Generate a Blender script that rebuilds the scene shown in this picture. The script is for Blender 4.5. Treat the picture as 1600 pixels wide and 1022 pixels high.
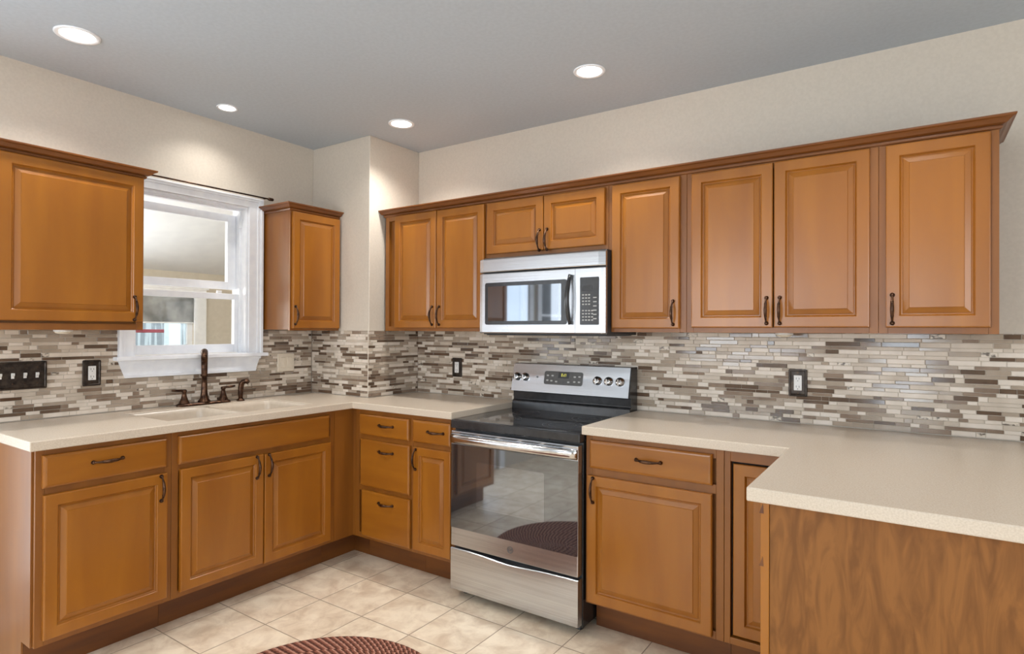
import bpy, bmesh, math, random
from mathutils import Vector, Matrix
random.seed(7)
PI = math.pi
for o in list(bpy.data.objects): bpy.data.objects.remove(o)
scene = bpy.context.scene
COL = scene.collection
H = 2.512            # ceiling height
ROOM_X, ROOM_Y = 5.6, -5.6

# ------------------------------------------------------------------ camera
cam_d = bpy.data.cameras.new('camera'); cam = bpy.data.objects.new('camera', cam_d); COL.objects.link(cam)
ya, pi_, ro = math.radians(34.1324), math.radians(0.2761), math.radians(0.2425)
F = Vector((-math.sin(ya)*math.cos(pi_), math.cos(ya)*math.cos(pi_), math.sin(pi_)))
R = Vector((math.cos(ya), math.sin(ya), 0)); UP = R.cross(F)
R2 = R*math.cos(ro) + UP*math.sin(ro); U2 = R2.cross(F)
m = Matrix((R2, U2, -F)).transposed().to_4x4(); m.translation = (3.2927, -2.9411, 1.3257)
cam.matrix_world = m
cam_d.sensor_width = 36; cam_d.lens = 36*929.88/1600; cam_d.shift_y = 0.74/1600
cam_d.clip_start = .05
scene.camera = cam
# ------------------------------------------------------------------ exposure, world, daylight
scene.view_settings.view_transform = 'Standard'; scene.view_settings.look = 'None'
scene.view_settings.gamma = 1; scene.view_settings.use_curve_mapping = False
scene.view_settings.exposure = 1.0
w = bpy.data.worlds.new('world'); scene.world = w; w.use_nodes = True
w.node_tree.nodes['Background'].inputs[0].default_value = (.72, .86, 1, 1)
w.node_tree.nodes['Background'].inputs[1].default_value = 1.2
def lamp(name, kind, loc, rot, power, color=(1, 1, 1), **kw):
    d = bpy.data.lights.new(name, kind); d.energy = power; d.color = color
    for k, v in kw.items(): setattr(d, k, v)
    o = bpy.data.objects.new(name, d); o.location = loc; o.rotation_euler = rot; COL.objects.link(o)
    return o
# daylight at the patio door, side door and side window, plus added daylight lamps
lamp('daylight_patio_door', 'AREA', (3.17, -5.5, 1.15), (PI/2, 0, 0), 12, (.82, .92, 1), shape='RECTANGLE', size=.5, size_y=1.7)
lamp('added_daylight_front', 'AREA', (1.35, -5.5, 1.5), (PI/2, 0, 0), 22, (.92, .96, 1), shape='RECTANGLE', size=1.5, size_y=1.2)  # unseen front window, added for even daylight
lamp('daylight_side_window', 'AREA', (.06, -3.78, 1.5), (0, -PI/2, 0), 5, (.86, .93, 1), shape='RECTANGLE', size=1.1, size_y=.8)
lamp('daylight_side_door', 'AREA', (.06, -2.64, 1.08), (0, -PI/2, 0), 6, (.74, .87, 1), shape='RECTANGLE', size=1.7, size_y=.56)
lamp('added_daylight_right', 'AREA', (5.5, -3.0, 1.5), (0, PI/2, 0), 20, (.95, .97, 1), shape='RECTANGLE', size=1.2, size_y=1.8)  # unseen right window, added as fill towards the left wall
lamp('added_daylight_porch', 'AREA', (-2.9, -1.7, 1.3), (0, -PI/2, 0), 72, (1, 1, 1), shape='RECTANGLE', size=1.0, size_y=1.5)  # lamp in an added, unseen opening that brightens the porch
lamp('sun', 'SUN', (-6, 0, 6), (math.radians(50), 0, math.radians(150)), 1.2, (1, .96, .9), angle=.05)

# ------------------------------------------------------------------ helpers
def material(name, col, rough=.5, metal=0, spec=.5, **kw):
    mt = bpy.data.materials.new(name); mt.use_nodes = True
    b = mt.node_tree.nodes['Principled BSDF']
    b.inputs['Base Color'].default_value = (*col, 1); b.inputs['Roughness'].default_value = rough
    b.inputs['Metallic'].default_value = metal; b.inputs['Specular IOR Level'].default_value = spec
    for k, v in kw.items(): b.inputs[k.replace('_', ' ')].default_value = v
    return mt
def srgb(r, g, b):
    f = lambda c: (c/255/12.92 if c/255 <= .04045 else ((c/255+.055)/1.055)**2.4)
    return (f(r), f(g), f(b))
def nd(mt, t, **kw):
    n = mt.node_tree.nodes.new(t)
    for k, v in kw.items(): setattr(n, k, v)
    return n
def ln(mt, a, b): mt.node_tree.links.new(a, b)
def noise_mix(mt, scale, c1, c2, nscale=1.0, detail=4, lo=.35, hi=.65, bump=0, rnd=True, distort=0, coord='Object'):
    """base colour = noise blend between c1 and c2, optional bump"""
    b = mt.node_tree.nodes['Principled BSDF']
    tc = nd(mt, 'ShaderNodeTexCoord'); mp = nd(mt, 'ShaderNodeMapping'); mp.inputs['Scale'].default_value = scale
    ln(mt, tc.outputs[coord], mp.inputs[0])
    if rnd:
        oi = nd(mt, 'ShaderNodeObjectInfo'); mu = nd(mt, 'ShaderNodeMath', operation='MULTIPLY'); mu.inputs[1].default_value = 37
        ln(mt, oi.outputs['Random'], mu.inputs[0]); ln(mt, mu.outputs[0], mp.inputs['Location'])
    nz = nd(mt, 'ShaderNodeTexNoise'); nz.inputs['Scale'].default_value = nscale; nz.inputs['Detail'].default_value = detail
    nz.inputs['Distortion'].default_value = distort
    ln(mt, mp.outputs[0], nz.inputs['Vector'])
    cr = nd(mt, 'ShaderNodeValToRGB'); cr.color_ramp.elements[0].position = lo; cr.color_ramp.elements[1].position = hi
    cr.color_ramp.elements[0].color = (*c1, 1); cr.color_ramp.elements[1].color = (*c2, 1)
    ln(mt, nz.outputs[0], cr.inputs[0]); ln(mt, cr.outputs[0], b.inputs['Base Color'])
    if bump:
        bp = nd(mt, 'ShaderNodeBump'); bp.inputs['Strength'].default_value = bump; bp.inputs['Distance'].default_value = .002
        ln(mt, nz.outputs[0], bp.inputs['Height']); ln(mt, bp.outputs[0], b.inputs['Normal'])
    return mt

class MB:
    """collects shapes into one mesh; T maps local (u,d,z) to world"""
    def __init__(s, T=None): s.bm = bmesh.new(); s.T = T or (lambda u, d, z: (u, d, z)); s.mi = 0
    def v(s, u, d, z): return s.bm.verts.new(s.T(u, d, z))
    def f(s, vs, smooth=False):
        try: fc = s.bm.faces.new(vs)
        except ValueError: return None
        fc.material_index = s.mi; fc.smooth = smooth; return fc
    def box(s, u0, u1, d0, d1, z0, z1, c=0.0):
        if c <= 0:
            p = [s.v(u, d, z) for z in (z0, z1) for d in (d0, d1) for u in (u0, u1)]
            for q in ((0, 2, 3, 1), (4, 5, 7, 6), (0, 1, 5, 4), (2, 6, 7, 3), (0, 4, 6, 2), (1, 3, 7, 5)): s.f([p[i] for i in q])
            return s
        t = bmesh.new(); bmesh.ops.create_cube(t, size=1)
        for v in t.verts: v.co = Vector(((u0+u1)/2+v.co.x*(u1-u0), (d0+d1)/2+v.co.y*(d1-d0), (z0+z1)/2+v.co.z*(z1-z0)))
        bmesh.ops.bevel(t, geom=t.edges[:], offset=c, segments=2, profile=.5, affect='EDGES')
        return s.add(t)
    def add(s, t, smooth=False):
        mp = {v: s.v(*v.co) for v in t.verts}
        for fc in t.faces: s.f([mp[v] for v in fc.verts], smooth or fc.smooth)
        t.free(); return s
    def loops(s, L, cap0=True, cap1=True, closed=True, smooth=False):
        """skin between successive point loops"""
        V = [[s.v(*p) for p in l] for l in L]; n = len(V[0])
        for a, b in zip(V, V[1:]):
            for i in range(n if closed else n-1): s.f([a[i], a[(i+1) % n], b[(i+1) % n], b[i]], smooth)
        if cap0: s.f(V[0][::-1])
        if cap1: s.f(V[-1])
        return s
    def lathe(s, prof, c, axis='z', n=24, smooth=True, cap0=True, cap1=True):
        """prof: list of (radius, height) about centre c"""
        L = []
        for r, h in prof:
            l = []
            for i in range(n):
                a = 2*PI*i/n; x, y = r*math.cos(a), r*math.sin(a)
                l.append({'z': (c[0]+x, c[1]+y, c[2]+h), 'd': (c[0]+x, c[1]+h, c[2]+y), 'u': (c[0]+h, c[1]+x, c[2]+y)}[axis])
            L.append(l)
        return s.loops(L, cap0, cap1, True, smooth)
    def tube(s, pts, rad, n=10, flat=1.0, smooth=True):
        """tube through local points, radius per point"""
        P = [Vector(p) for p in pts]
        if not hasattr(rad, '__len__'): rad = [rad]*len(P)
        L = []; ref = None
        for i, p in enumerate(P):
            t = (P[min(i+1, len(P)-1)]-P[max(i-1, 0)]).normalized()
            if ref is None:
                ref = Vector((0, 0, 1)) if abs(t.z) < .9 else Vector((1, 0, 0))
            a = t.cross(ref).normalized(); b = a.cross(t).normalized(); ref = b
            L.append([p+a*rad[i]*math.cos(2*PI*k/n)+b*rad[i]*flat*math.sin(2*PI*k/n) for k in range(n)])
        return s.loops(L, True, True, True, smooth)
    def prism(s, poly, h0, h1, plane='uz'):
        """extrude polygon; plane 'uz' extrudes along d, 'dz' along u, 'ud' along z"""
        f = {'uz': lambda a, b, h: (a, h, b), 'dz': lambda a, b, h: (h, a, b), 'ud': lambda a, b, h: (a, b, h)}[plane]
        return s.loops([[f(a, b, h0) for a, b in poly], [f(a, b, h1) for a, b in poly]])
    def obj(s, name, mat, parent=None, bevel=0, keep_normals=False):
        if not keep_normals: bmesh.ops.recalc_face_normals(s.bm, faces=s.bm.faces[:])
        co = [v.co for v in s.bm.verts]
        lo = Vector([min(c[i] for c in co) for i in range(3)]); hi = Vector([max(c[i] for c in co) for i in range(3)])
        ctr = (lo+hi)/2
        if parent is None: ctr.z = lo.z
        for v in s.bm.verts: v.co -= ctr
        me = bpy.data.meshes.new(name); s.bm.to_mesh(me); s.bm.free()
        o = bpy.data.objects.new(name, me); COL.objects.link(o)
        for mt in (mat if isinstance(mat, (list, tuple)) else [mat]): me.materials.append(mt)
        o.location = ctr
        if parent: link_parent(o, parent)
        if bevel:
            b = o.modifiers.new('bevel', 'BEVEL'); b.width = bevel; b.segments = 2; b.limit_method = 'ANGLE'; b.angle_limit = math.radians(40)
        return o
def _parts(s, name, mat, parent):
    """one object per separate piece"""
    bm = s.bm; seen = set(); out = []
    for v in bm.verts[:]:
        if v in seen: continue
        comp, st = [], [v]; seen.add(v)
        while st:
            a = st.pop(); comp.append(a)
            for e in a.link_edges:
                b = e.other_vert(a)
                if b not in seen: seen.add(b); st.append(b)
        q = MB(); mp = {a: q.bm.verts.new(a.co) for a in comp}
        for fc in {f for a in comp for f in a.link_faces}: q.f([mp[a] for a in fc.verts], fc.smooth)
        out.append(q.obj(name, mat, parent))
    bm.free(); return out
MB.parts = _parts
def world_loc(o):
    p = Vector(o.location); q = o.parent
    while q: p += q.location; q = q.parent
    return p
def link_parent(o, parent):      # all parents are unrotated, so offsets simply add
    o.location = o.location - world_loc(parent); o.parent = parent
def thing(name, label, cat, loc, group=None):
    o = bpy.data.objects.new(name, None); COL.objects.link(o); o.location = loc; o.empty_display_size = .05
    return tag(o, label, cat, group)
def tag(o, label, cat, group=None, kind=None):
    o['label'] = label; o['category'] = cat
    if group: o['group'] = group
    if kind: o['kind'] = kind
    return o
def struct(o, label=None):
    o['kind'] = 'structure'
    if label: o['label'] = label
    return o
def BW(u, d, z): return (u, -d, z)      # back wall: u = world x, d = distance out from the wall
def LW(u, d, z): return (d, u, z)       # left wall: u = world y, d = distance out from the wall

# ------------------------------------------------------------------ materials
WOOD_A, WOOD_B = srgb(140, 83, 20), srgb(158, 98, 26)
wood = material('honey_maple', WOOD_A, .3, spec=.5, Coat_Weight=.18, Coat_Roughness=.22)
noise_mix(wood, (9, 9, 1.3), WOOD_A, WOOD_B, 1.0, 6, .3, .72, distort=.4)
woodh = material('honey_maple_horizontal', WOOD_A, .3, spec=.5, Coat_Weight=.18, Coat_Roughness=.22)
noise_mix(woodh, (1.6, 1.6, 12), WOOD_A, WOOD_B, 1.0, 6, .3, .72, distort=.4)
wood_frame = material('frame_maple_shaded', WOOD_A, .4, spec=.5, Coat_Weight=.15, Coat_Roughness=.25)  # darker than the doors: contact shade of the gaps put into the colour
noise_mix(wood_frame, (10, 10, 1.5), srgb(122, 71, 19), srgb(140, 85, 24), 1.0, 5, .3, .7)
crown_wood = material('crown_maple', WOOD_A, .38, Coat_Weight=.15, Coat_Roughness=.25)
noise_mix(crown_wood, (3, 3, 20), srgb(100, 55, 18), srgb(124, 72, 25), 1.0, 4, .3, .7)
toe_wood = material('toe_kick_wood_shaded', srgb(120, 70, 17), .5)  # same maple as the cabinets, toe-space shade put into its colour
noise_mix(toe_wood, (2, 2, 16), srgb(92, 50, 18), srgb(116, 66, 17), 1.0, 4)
veneer = material('figured_veneer', srgb(160, 108, 56), .55, spec=.3)
noise_mix(veneer, (12, 12, 2.6), srgb(112, 70, 30), srgb(136, 88, 41), 2.2, 10, .36, .62, distort=1.5)
bronze = material('oil_rubbed_bronze', srgb(70, 48, 36), .32, .85)
noise_mix(bronze, (60, 60, 60), srgb(52, 36, 28), srgb(98, 70, 52), 1.0, 3)
counter_m = material('cream_quartz', srgb(214, 198, 178), .26, spec=.45)
noise_mix(counter_m, (1, 1, 1), srgb(198, 183, 164), srgb(208, 194, 176), 240, 2, .36, .6, rnd=False)
basin_m = material('cream_basin', srgb(206, 192, 174), .25)
noise_mix(basin_m, (1, 1, 1), srgb(203, 189, 171), srgb(209, 195, 177), 30, 2, rnd=False)
burner_m = material('burner_outline', srgb(58, 58, 60), .3)
noise_mix(burner_m, (1, 1, 1), srgb(54, 54, 56), srgb(62, 62, 64), 30, 2, rnd=False)
wall_m = material('greige_paint', srgb(196, 186, 172), .5, spec=.3)
noise_mix(wall_m, (1, 1, 1), srgb(203, 193, 179), srgb(208, 198, 184), 90, 2, bump=.06, rnd=False)
ceil_m = material('ceiling_paint', srgb(196, 197, 198), .7, spec=.2)
noise_mix(ceil_m, (1, 1, 1), srgb(184, 193, 202), srgb(189, 198, 207), 60, 2, bump=.05, rnd=False)
white_m = material('white_trim_paint', srgb(226, 227, 229), .35, spec=.45)
noise_mix(white_m, (1, 1, 1), srgb(236, 238, 243), srgb(243, 245, 248), 20, 2, rnd=False)
steel = material('brushed_stainless', (.56, .56, .565), .27, 1.0, Anisotropic=.75)
def brushed(mt, a, b, vscale=260):
    bs = mt.node_tree.nodes['Principled BSDF']
    tg = nd(mt, 'ShaderNodeTangent', direction_type='RADIAL', axis='Z'); ln(mt, tg.outputs[0], bs.inputs['Tangent'])
    noise_mix(mt, (1.5, 1.5, vscale), a, b, 1.0, 3, .3, .7)
brushed(steel, (.47, .48, .50), (.58, .59, .61))
steel_smooth = material('polished_steel', (.66, .66, .67), .16, 1.0)
noise_mix(steel_smooth, (40, 40, 40), (.6, .6, .61), (.7, .7, .7), 1, 2)
black_enamel = material('black_enamel', (.022, .022, .024), .22, spec=.6)
noise_mix(black_enamel, (1, 1, 1), (.019, .019, .02), (.026, .026, .028), 30, 2, rnd=False)
black_plastic = material('black_plastic', (.03, .03, .032), .4)
noise_mix(black_plastic, (1, 1, 1), (.026, .026, .028), (.036, .035, .036), 80, 2, rnd=False)
cook_glass = material('ceramic_glass', (.02, .02, .022), .06, spec=.9)
noise_mix(cook_glass, (1, 1, 1), (.015, .015, .017), (.03, .03, .032), 300, 2, rnd=False)
oven_glass = material('mirrored_oven_glass', (.2, .2, .2), .035, .92)
noise_mix(oven_glass, (1, 1, 1), (.20, .215, .235), (.22, .235, .255), 4, 1, rnd=False)
oven_glass_light = material('inner_oven_glass', (.27, .27, .27), .035, .92)
noise_mix(oven_glass_light, (1, 1, 1), (.27, .29, .315), (.29, .31, .335), 4, 1, rnd=False)
grey_panel = material('grey_control_panel', srgb(84, 82, 80), .3)
noise_mix(grey_panel, (1, 1, 1), srgb(80, 78, 76), srgb(88, 86, 84), 50, 2, rnd=False)
key_m = material('light_key_marks', srgb(176, 174, 170), .5)
noise_mix(key_m, (1, 1, 1), srgb(170, 168, 164), srgb(182, 180, 176), 50, 2, rnd=False)
ivory = material('ivory_plastic', srgb(222, 210, 190), .4)
noise_mix(ivory, (1, 1, 1), srgb(219, 207, 187), srgb(225, 213, 194), 40, 2, rnd=False)
white_plastic = material('white_plastic', srgb(228, 226, 222), .35)
noise_mix(white_plastic, (1, 1, 1), srgb(225, 223, 219), srgb(231, 229, 225), 40, 2, rnd=False)
pewter = material('aged_bronze_plate', srgb(76, 66, 56), .35, .6)
noise_mix(pewter, (50, 50, 50), srgb(40, 34, 30), srgb(72, 62, 54), 1, 3)
def emission(name, col, st):
    mt = bpy.data.materials.new(name); mt.use_nodes = True; nt = mt.node_tree; nt.nodes.clear()
    o = nt.nodes.new('ShaderNodeOutputMaterial'); e = nt.nodes.new('ShaderNodeEmission')
    e.inputs[0].default_value = (*col, 1); e.inputs[1].default_value = st; nt.links.new(e.outputs[0], o.inputs[0]); return mt
lamp_glow = emission('lamp_lens_glow', (1, .97, .92), 9)
led_glow = emission('clock_digits', (.75, .72, .12), .6)
def pane_material(name, tint, gl):
    mt = bpy.data.materials.new(name); mt.use_nodes = True; nt = mt.node_tree; nt.nodes.clear()
    o = nt.nodes.new('ShaderNodeOutputMaterial'); mx = nt.nodes.new('ShaderNodeMixShader')
    tr = nt.nodes.new('ShaderNodeBsdfTransparent'); g = nt.nodes.new('ShaderNodeBsdfGlossy'); g.inputs['Roughness'].default_value = .02
    fr = nt.nodes.new('ShaderNodeFresnel'); fr.inputs[0].default_value = gl
    tr.inputs[0].default_value = (*tint, 1)
    nt.links.new(fr.outputs[0], mx.inputs[0]); nt.links.new(tr.outputs[0], mx.inputs[1]); nt.links.new(g.outputs[0], mx.inputs[2]); nt.links.new(mx.outputs[0], o.inputs[0])
    return mt
pane_m = pane_material('clear_pane', (.97, .98, .98), 1.35)

# floor tile
floor_m = material('ceramic_floor_tile', srgb(196, 182, 162), .32, spec=.4)
def build_floor_mat(mt):
    b = mt.node_tree.nodes['Principled BSDF']
    g = nd(mt, 'ShaderNodeNewGeometry'); sp = nd(mt, 'ShaderNodeSeparateXYZ'); ln(mt, g.outputs['Position'], sp.inputs[0])
    def M(op, a, bb=None):
        n = nd(mt, 'ShaderNodeMath', operation=op)
        for i, x in enumerate((a, bb)):
            if x is None: continue
            if hasattr(x, 'links'): ln(mt, x, n.inputs[i])
            else: n.inputs[i].default_value = x
        return n.outputs[0]
    S = .2975
    fx = M('DIVIDE', M('ADD', sp.outputs[0], -1.174+20*S), S); fy = M('DIVIDE', M('ADD', sp.outputs[1], .747+40*S), S)
    ex = M('ABSOLUTE', M('SUBTRACT', M('FRACT', M('ADD', fx, .5)), .5)); ey = M('ABSOLUTE', M('SUBTRACT', M('FRACT', M('ADD', fy, .5)), .5))
    d = M('MINIMUM', ex, ey)
    gr = nd(mt, 'ShaderNodeMapRange'); gr.inputs['From Min'].default_value = .005; gr.inputs['From Max'].default_value = .010; ln(mt, d, gr.inputs['Value'])
    ci = nd(mt, 'ShaderNodeCombineXYZ'); ln(mt, M('FLOOR', fx), ci.inputs[0]); ln(mt, M('FLOOR', fy), ci.inputs[1])
    wn = nd(mt, 'ShaderNodeTexWhiteNoise'); ln(mt, ci.outputs[0], wn.inputs[0])
    va = nd(mt, 'ShaderNodeVectorMath', operation='MULTIPLY_ADD'); va.inputs[1].default_value = (9, 9, 9)
    ln(mt, wn.outputs['Color'], va.inputs[0]); ln(mt, g.outputs['Position'], va.inputs[2])
    nz = nd(mt, 'ShaderNodeTexNoise'); nz.inputs['Scale'].default_value = 9; nz.inputs['Detail'].default_value = 7; nz.inputs['Roughness'].default_value = .62; nz.inputs['Distortion'].default_value = .5
    ln(mt, va.outputs[0], nz.inputs['Vector'])
    cr = nd(mt, 'ShaderNodeValToRGB'); cr.color_ramp.elements[0].position = .36; cr.color_ramp.elements[1].position = .62
    cr.color_ramp.elements[0].color = (*srgb(210, 187, 160), 1); cr.color_ramp.elements[1].color = (*srgb(240, 223, 198), 1)
    ln(mt, nz.outputs[0], cr.inputs[0])
    mx = nd(mt, 'ShaderNodeMix', data_type='RGBA'); ln(mt, gr.outputs[0], mx.inputs['Factor'])
    mx.inputs['A'].default_value = (*srgb(158, 138, 118), 1); ln(mt, cr.outputs[0], mx.inputs['B']); ln(mt, mx.outputs['Result'], b.inputs['Base Color'])
    rr = nd(mt, 'ShaderNodeMapRange'); rr.inputs['To Min'].default_value = .8; rr.inputs['To Max'].default_value = .34; ln(mt, gr.outputs[0], rr.inputs['Value']); ln(mt, rr.outputs[0], b.inputs['Roughness'])
    bp = nd(mt, 'ShaderNodeBump'); bp.inputs['Strength'].default_value = .35; bp.inputs['Distance'].default_value = .002; ln(mt, gr.outputs[0], bp.inputs['Height']); ln(mt, bp.outputs[0], b.inputs['Normal'])
build_floor_mat(floor_m)

# ------------------------------------------------------------------ room shell
TH = .14
WO = (-1.520, -.893, 1.185, 2.052)     # kitchen window opening on the left wall: y0,y1,z0,z1
DO = (-3.02, -2.28, 0, 2.03)           # side door opening on the left wall
SW = (-4.2, -3.26, .95, 2.03)          # side window opening on the left wall
def wall_with_holes(name, axis, pos, thick, a0, a1, z0, z1, holes, mat):
    """axis 'x': wall plane x=pos, spans y; axis 'y': plane y=pos, spans x"""
    mb = MB()
    A = sorted({a0, a1, *[h[0] for h in holes], *[h[1] for h in holes]}); Z = sorted({z0, z1, *[h[2] for h in holes], *[h[3] for h in holes]})
    for i in range(len(A)-1):
        for j in range(len(Z)-1):
            ca, cz = (A[i]+A[i+1])/2, (Z[j]+Z[j+1])/2
            if any(h[0] < ca < h[1] and h[2] < cz < h[3] for h in holes): continue
            if axis == 'x': mb.box(min(pos, pos+thick), max(pos, pos+thick), A[i], A[i+1], Z[j], Z[j+1])
            else: mb.box(A[i], A[i+1], min(pos, pos+thick), max(pos, pos+thick), Z[j], Z[j+1])
    bmesh.ops.remove_doubles(mb.bm, verts=mb.bm.verts[:], dist=1e-5)
    return struct(mb.obj(name, mat))
struct(MB().box(-.14, ROOM_X+.1, ROOM_Y-.1, .1, -.08, 0).obj('floor', floor_m), 'beige stone-look ceramic floor tiles laid square to the walls')
wall_with_holes('wall_left', 'x', 0, -TH, ROOM_Y, .0, 0, H, [WO, DO, SW], wall_m)
wall_with_holes('wall_back', 'y', 0, .1, -.14, ROOM_X+.1, 0, H, [], wall_m)
PD = (2.72, 3.68, .0, 2.1); WW = (.5, 2.2, .85, 2.15)
wall_with_holes('wall_front', 'y', ROOM_Y, -.1, -.14, ROOM_X+.1, 0, H, [PD, WW], wall_m)
RW = (-3.95, -2.05, .85, 2.15)
wall_with_holes('wall_right', 'x', ROOM_X, .1, ROOM_Y, 0, 0, H, [RW], wall_m)
struct(MB().box(-.14, ROOM_X+.1, ROOM_Y-.1, .1, H, H+.1).obj('ceiling', ceil_m))
CHX, CHY = .541, .433
struct(MB().box(0, CHX, -CHY, 0, 0, H).obj('wall_chase', wall_m, bevel=.004), 'boxed-out corner chase in greige paint')
def baseboard(name, x0, x1, y0, y1): struct(MB().box(x0, x1, y0, y1, 0, .09, .004).obj(name, white_m))
baseboard('baseboard_left', 0, .015, -2.20, -2.14); baseboard('baseboard_front', .0, 2.62, ROOM_Y, ROOM_Y+.015); baseboard('baseboard_right', ROOM_X-.015, ROOM_X, ROOM_Y+.02, -.02)
baseboard('baseboard_back', 4.0, ROOM_X-.02, -.015, 0)

def simple_glazing(name, axis, pos, a0, a1, z0, z1, muntins=(1, 1), bottom=.08, label=None):
    """cased window/door with frame, muntins and pane, in openings out of view"""
    s = 1 if pos in (0, ROOM_Y) else -1
    T = (lambda u, d, z: (pos+d*s, u, z)) if axis == 'x' else (lambda u, d, z: (u, pos+d*s, z))
    r = thing(name, label or 'white framed glazing', 'window', T((a0+a1)/2, 0, z0)); r['kind'] = 'structure'; del r['category']
    c = .075; mb = MB(T)
    mb.box(a0-c, a0, .001, .02, z0, z1+c); mb.box(a1, a1+c, .001, .02, z0, z1+c); mb.box(a0, a1, .001, .02, z1, z1+c)
    if z0 > .2: mb.box(a0-c, a1+c, .001, .04, z0-.09, z0)
    mb.obj('casing', white_m, r)
    mb = MB(T); t = .06
    mb.box(a0, a0+t, -.07, -.03, z0, z1); mb.box(a1-t, a1, -.07, -.03, z0, z1); mb.box(a0+t, a1-t, -.07, -.03, z1-t, z1); mb.box(a0+t, a1-t, -.07, -.03, z0, z0+bottom)
    for k in range(1, muntins[0]+1): x = a0+t+(a1-a0-2*t)*k/(muntins[0]+1); mb.box(x-.012, x+.012, -.065, -.035, z0+bottom, z1-t)
    for k in range(1, muntins[1]+1): z = z0+bottom+(z1-t-z0-bottom)*k/(muntins[1]+1); mb.box(a0+t, a1-t, -.064, -.036, z-.012, z+.012)
    mb.obj('window_frame', white_m, r)
    MB(T).box(a0+t, a1-t, -.052, -.048, z0+bottom, z1-t).obj('pane', pane_m, r)
simple_glazing('door_1', 'x', 0, DO[0], DO[1], .005, DO[3], (0, 0), .2, 'white side door with one tall glass light')
simple_glazing('window_2', 'x', 0, *SW, (1, 1), .06, 'white side window with crossing muntins')
simple_glazing('door_2', 'y', ROOM_Y, PD[0], PD[1], .005, PD[3], (0, 0), .28, 'white patio door with full glass')
simple_glazing('window_3', 'y', ROOM_Y, *WW, (1, 1), .06, 'unseen wide white window added to the front wall for daylight')
simple_glazing('window_4', 'x', ROOM_X, *RW, (1, 1), .06, 'unseen wide white window added to the right wall for daylight')

# ------------------------------------------------------------------ kitchen window on the left wall
y0, y1, z0, z1 = WO
win = thing('window_1', 'white double-hung kitchen window above the sink', 'window', (0, (y0+y1)/2, z0)); win['kind'] = 'structure'; del win['category']
mb = MB(LW)   # casing with stepped profile, top and sides
def casing_piece(mb, a, b, horizontal):
    for (p0, p1, d) in ((0, .62, .018), (.62, .84, .025), (.84, 1, .032)):
        if horizontal: mb.box(CL, CR, .0005, d, z1+a+(b-a)*p0, z1+a+(b-a)*p1, .0015)
        else:
            pass
CL, CR, CT = -1.592, -.808, 2.108
for (p0, p1, d) in ((0, .6, .018), (.6, .82, .024), (.82, 1, .031)):
    w0 = z1+(CT-z1)*p0; w1 = z1+(CT-z1)*p1
    yl0 = y0-(y0-CL)*p1; yl1 = y0-(y0-CL)*p0; yr0 = y1+(CR-y1)*p0; yr1 = y1+(CR-y1)*p1
    mb.box(y0-(y0-CL)*p1, y1+(CR-y1)*p1, .0005, d, w0, w1, .0012)
    mb.box(yl0, yl1, .0005, d, z0, w0, .0012); mb.box(yr0, yr1, .0005, d, z0, w0, .0012)
mb.obj('casing', white_m, win)
MB(LW).box(-1.612, -.786, -.06, .055, 1.166, 1.186, .003).obj('sill', white_m, win)
mb = MB(LW)
mb.prism([(-1.560, 1.078), (-.850, 1.078), (-.818, 1.166), (-1.592, 1.166)], .0005, .018); mb.prism([(-1.588, 1.150), (-.822, 1.150), (-.818, 1.166), (-1.592, 1.166)], .018, .028)
mb.prism([(-1.560, 1.078), (-.850, 1.078), (-.845, 1.092), (-1.565, 1.092)], .018, .023)
mb.obj('apron', white_m, win)
mb = MB(LW)   # jamb liner
mb.box(y1-.012, y1-.0005, -TH, -.0, z0+.001, z1-.001); mb.box(y0+.0005, y0+.012, -TH, 0, z0+.001, z1-.001); mb.box(y0+.012, y1-.012, -TH, 0, z1-.012, z1-.0005)
mb.box(y1-.022, y1-.012, -.062, -.05, z0, z1-.012); mb.box(y0+.012, y0+.022, -.062, -.05, z0, z1-.012)
mb.box(y0+.012, y1-.012, -.062, -.046, z1-.022, z1-.012)
mb.box(y1-.03, y1-.012, -.052, -.04, 1.93, 1.985)   # sash stop bracket
mb.obj('jamb', white_m, win)
def sash(name, d0, d1, a0, a1, b0, b1, st, top, bot):
    mb = MB(LW)
    mb.box(a0, a0+st, d0, d1, b0, b1, .002); mb.box(a1-st, a1, d0, d1, b0, b1, .002)
    mb.box(a0+st, a1-st, d0, d1, b1-top, b1, .002); mb.box(a0+st, a1-st, d0, d1, b0, b0+bot, .002)
    o = mb.obj(name, white_m, win)
    MB(LW).box(a0+st, a1-st, (d0+d1)/2-.002, (d0+d1)/2+.002, b0+bot, b1-top).obj('pane', pane_m, o)
    return o
su = sash('upper_sash', -.130, -.100, y0+.016, y1-.016, 1.562, 2.008, .05, .042, .045)
sl = sash('lower_sash', -.092, -.064, y0+.014, y1-.014, z0+.003, 1.535, .03, .034, .05)
MB(LW).box(-1.03, -1.00, -.098, -.086, 1.535, 1.553, .003).obj('sash_lock', white_plastic, sl)
# curtain rod over the casing
rod = thing('curtain_rod', 'thin dark curtain rod mounted along the top of the kitchen window casing', 'curtain rod', (.04, -1.15, 2.118))
MB(LW).tube([(-1.58, .045, 2.116), (-.772, .045, 2.116)], .0045, 10).obj('pole', bronze, rod)
mb = MB(LW); mb.lathe([(.003, 0), (.009, .004), (.010, .03), (.006, .036)], (-.790, .045, 2.116), 'u', 12); mb.obj('finial', bronze, rod)
mb = MB(LW); mb.box(-.812, -.804, .031, .047, 2.1115, 2.1205); mb.box(-1.575, -1.567, .031, .047, 2.1115, 2.1205); mb.parts('bracket', bronze, rod)

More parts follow.
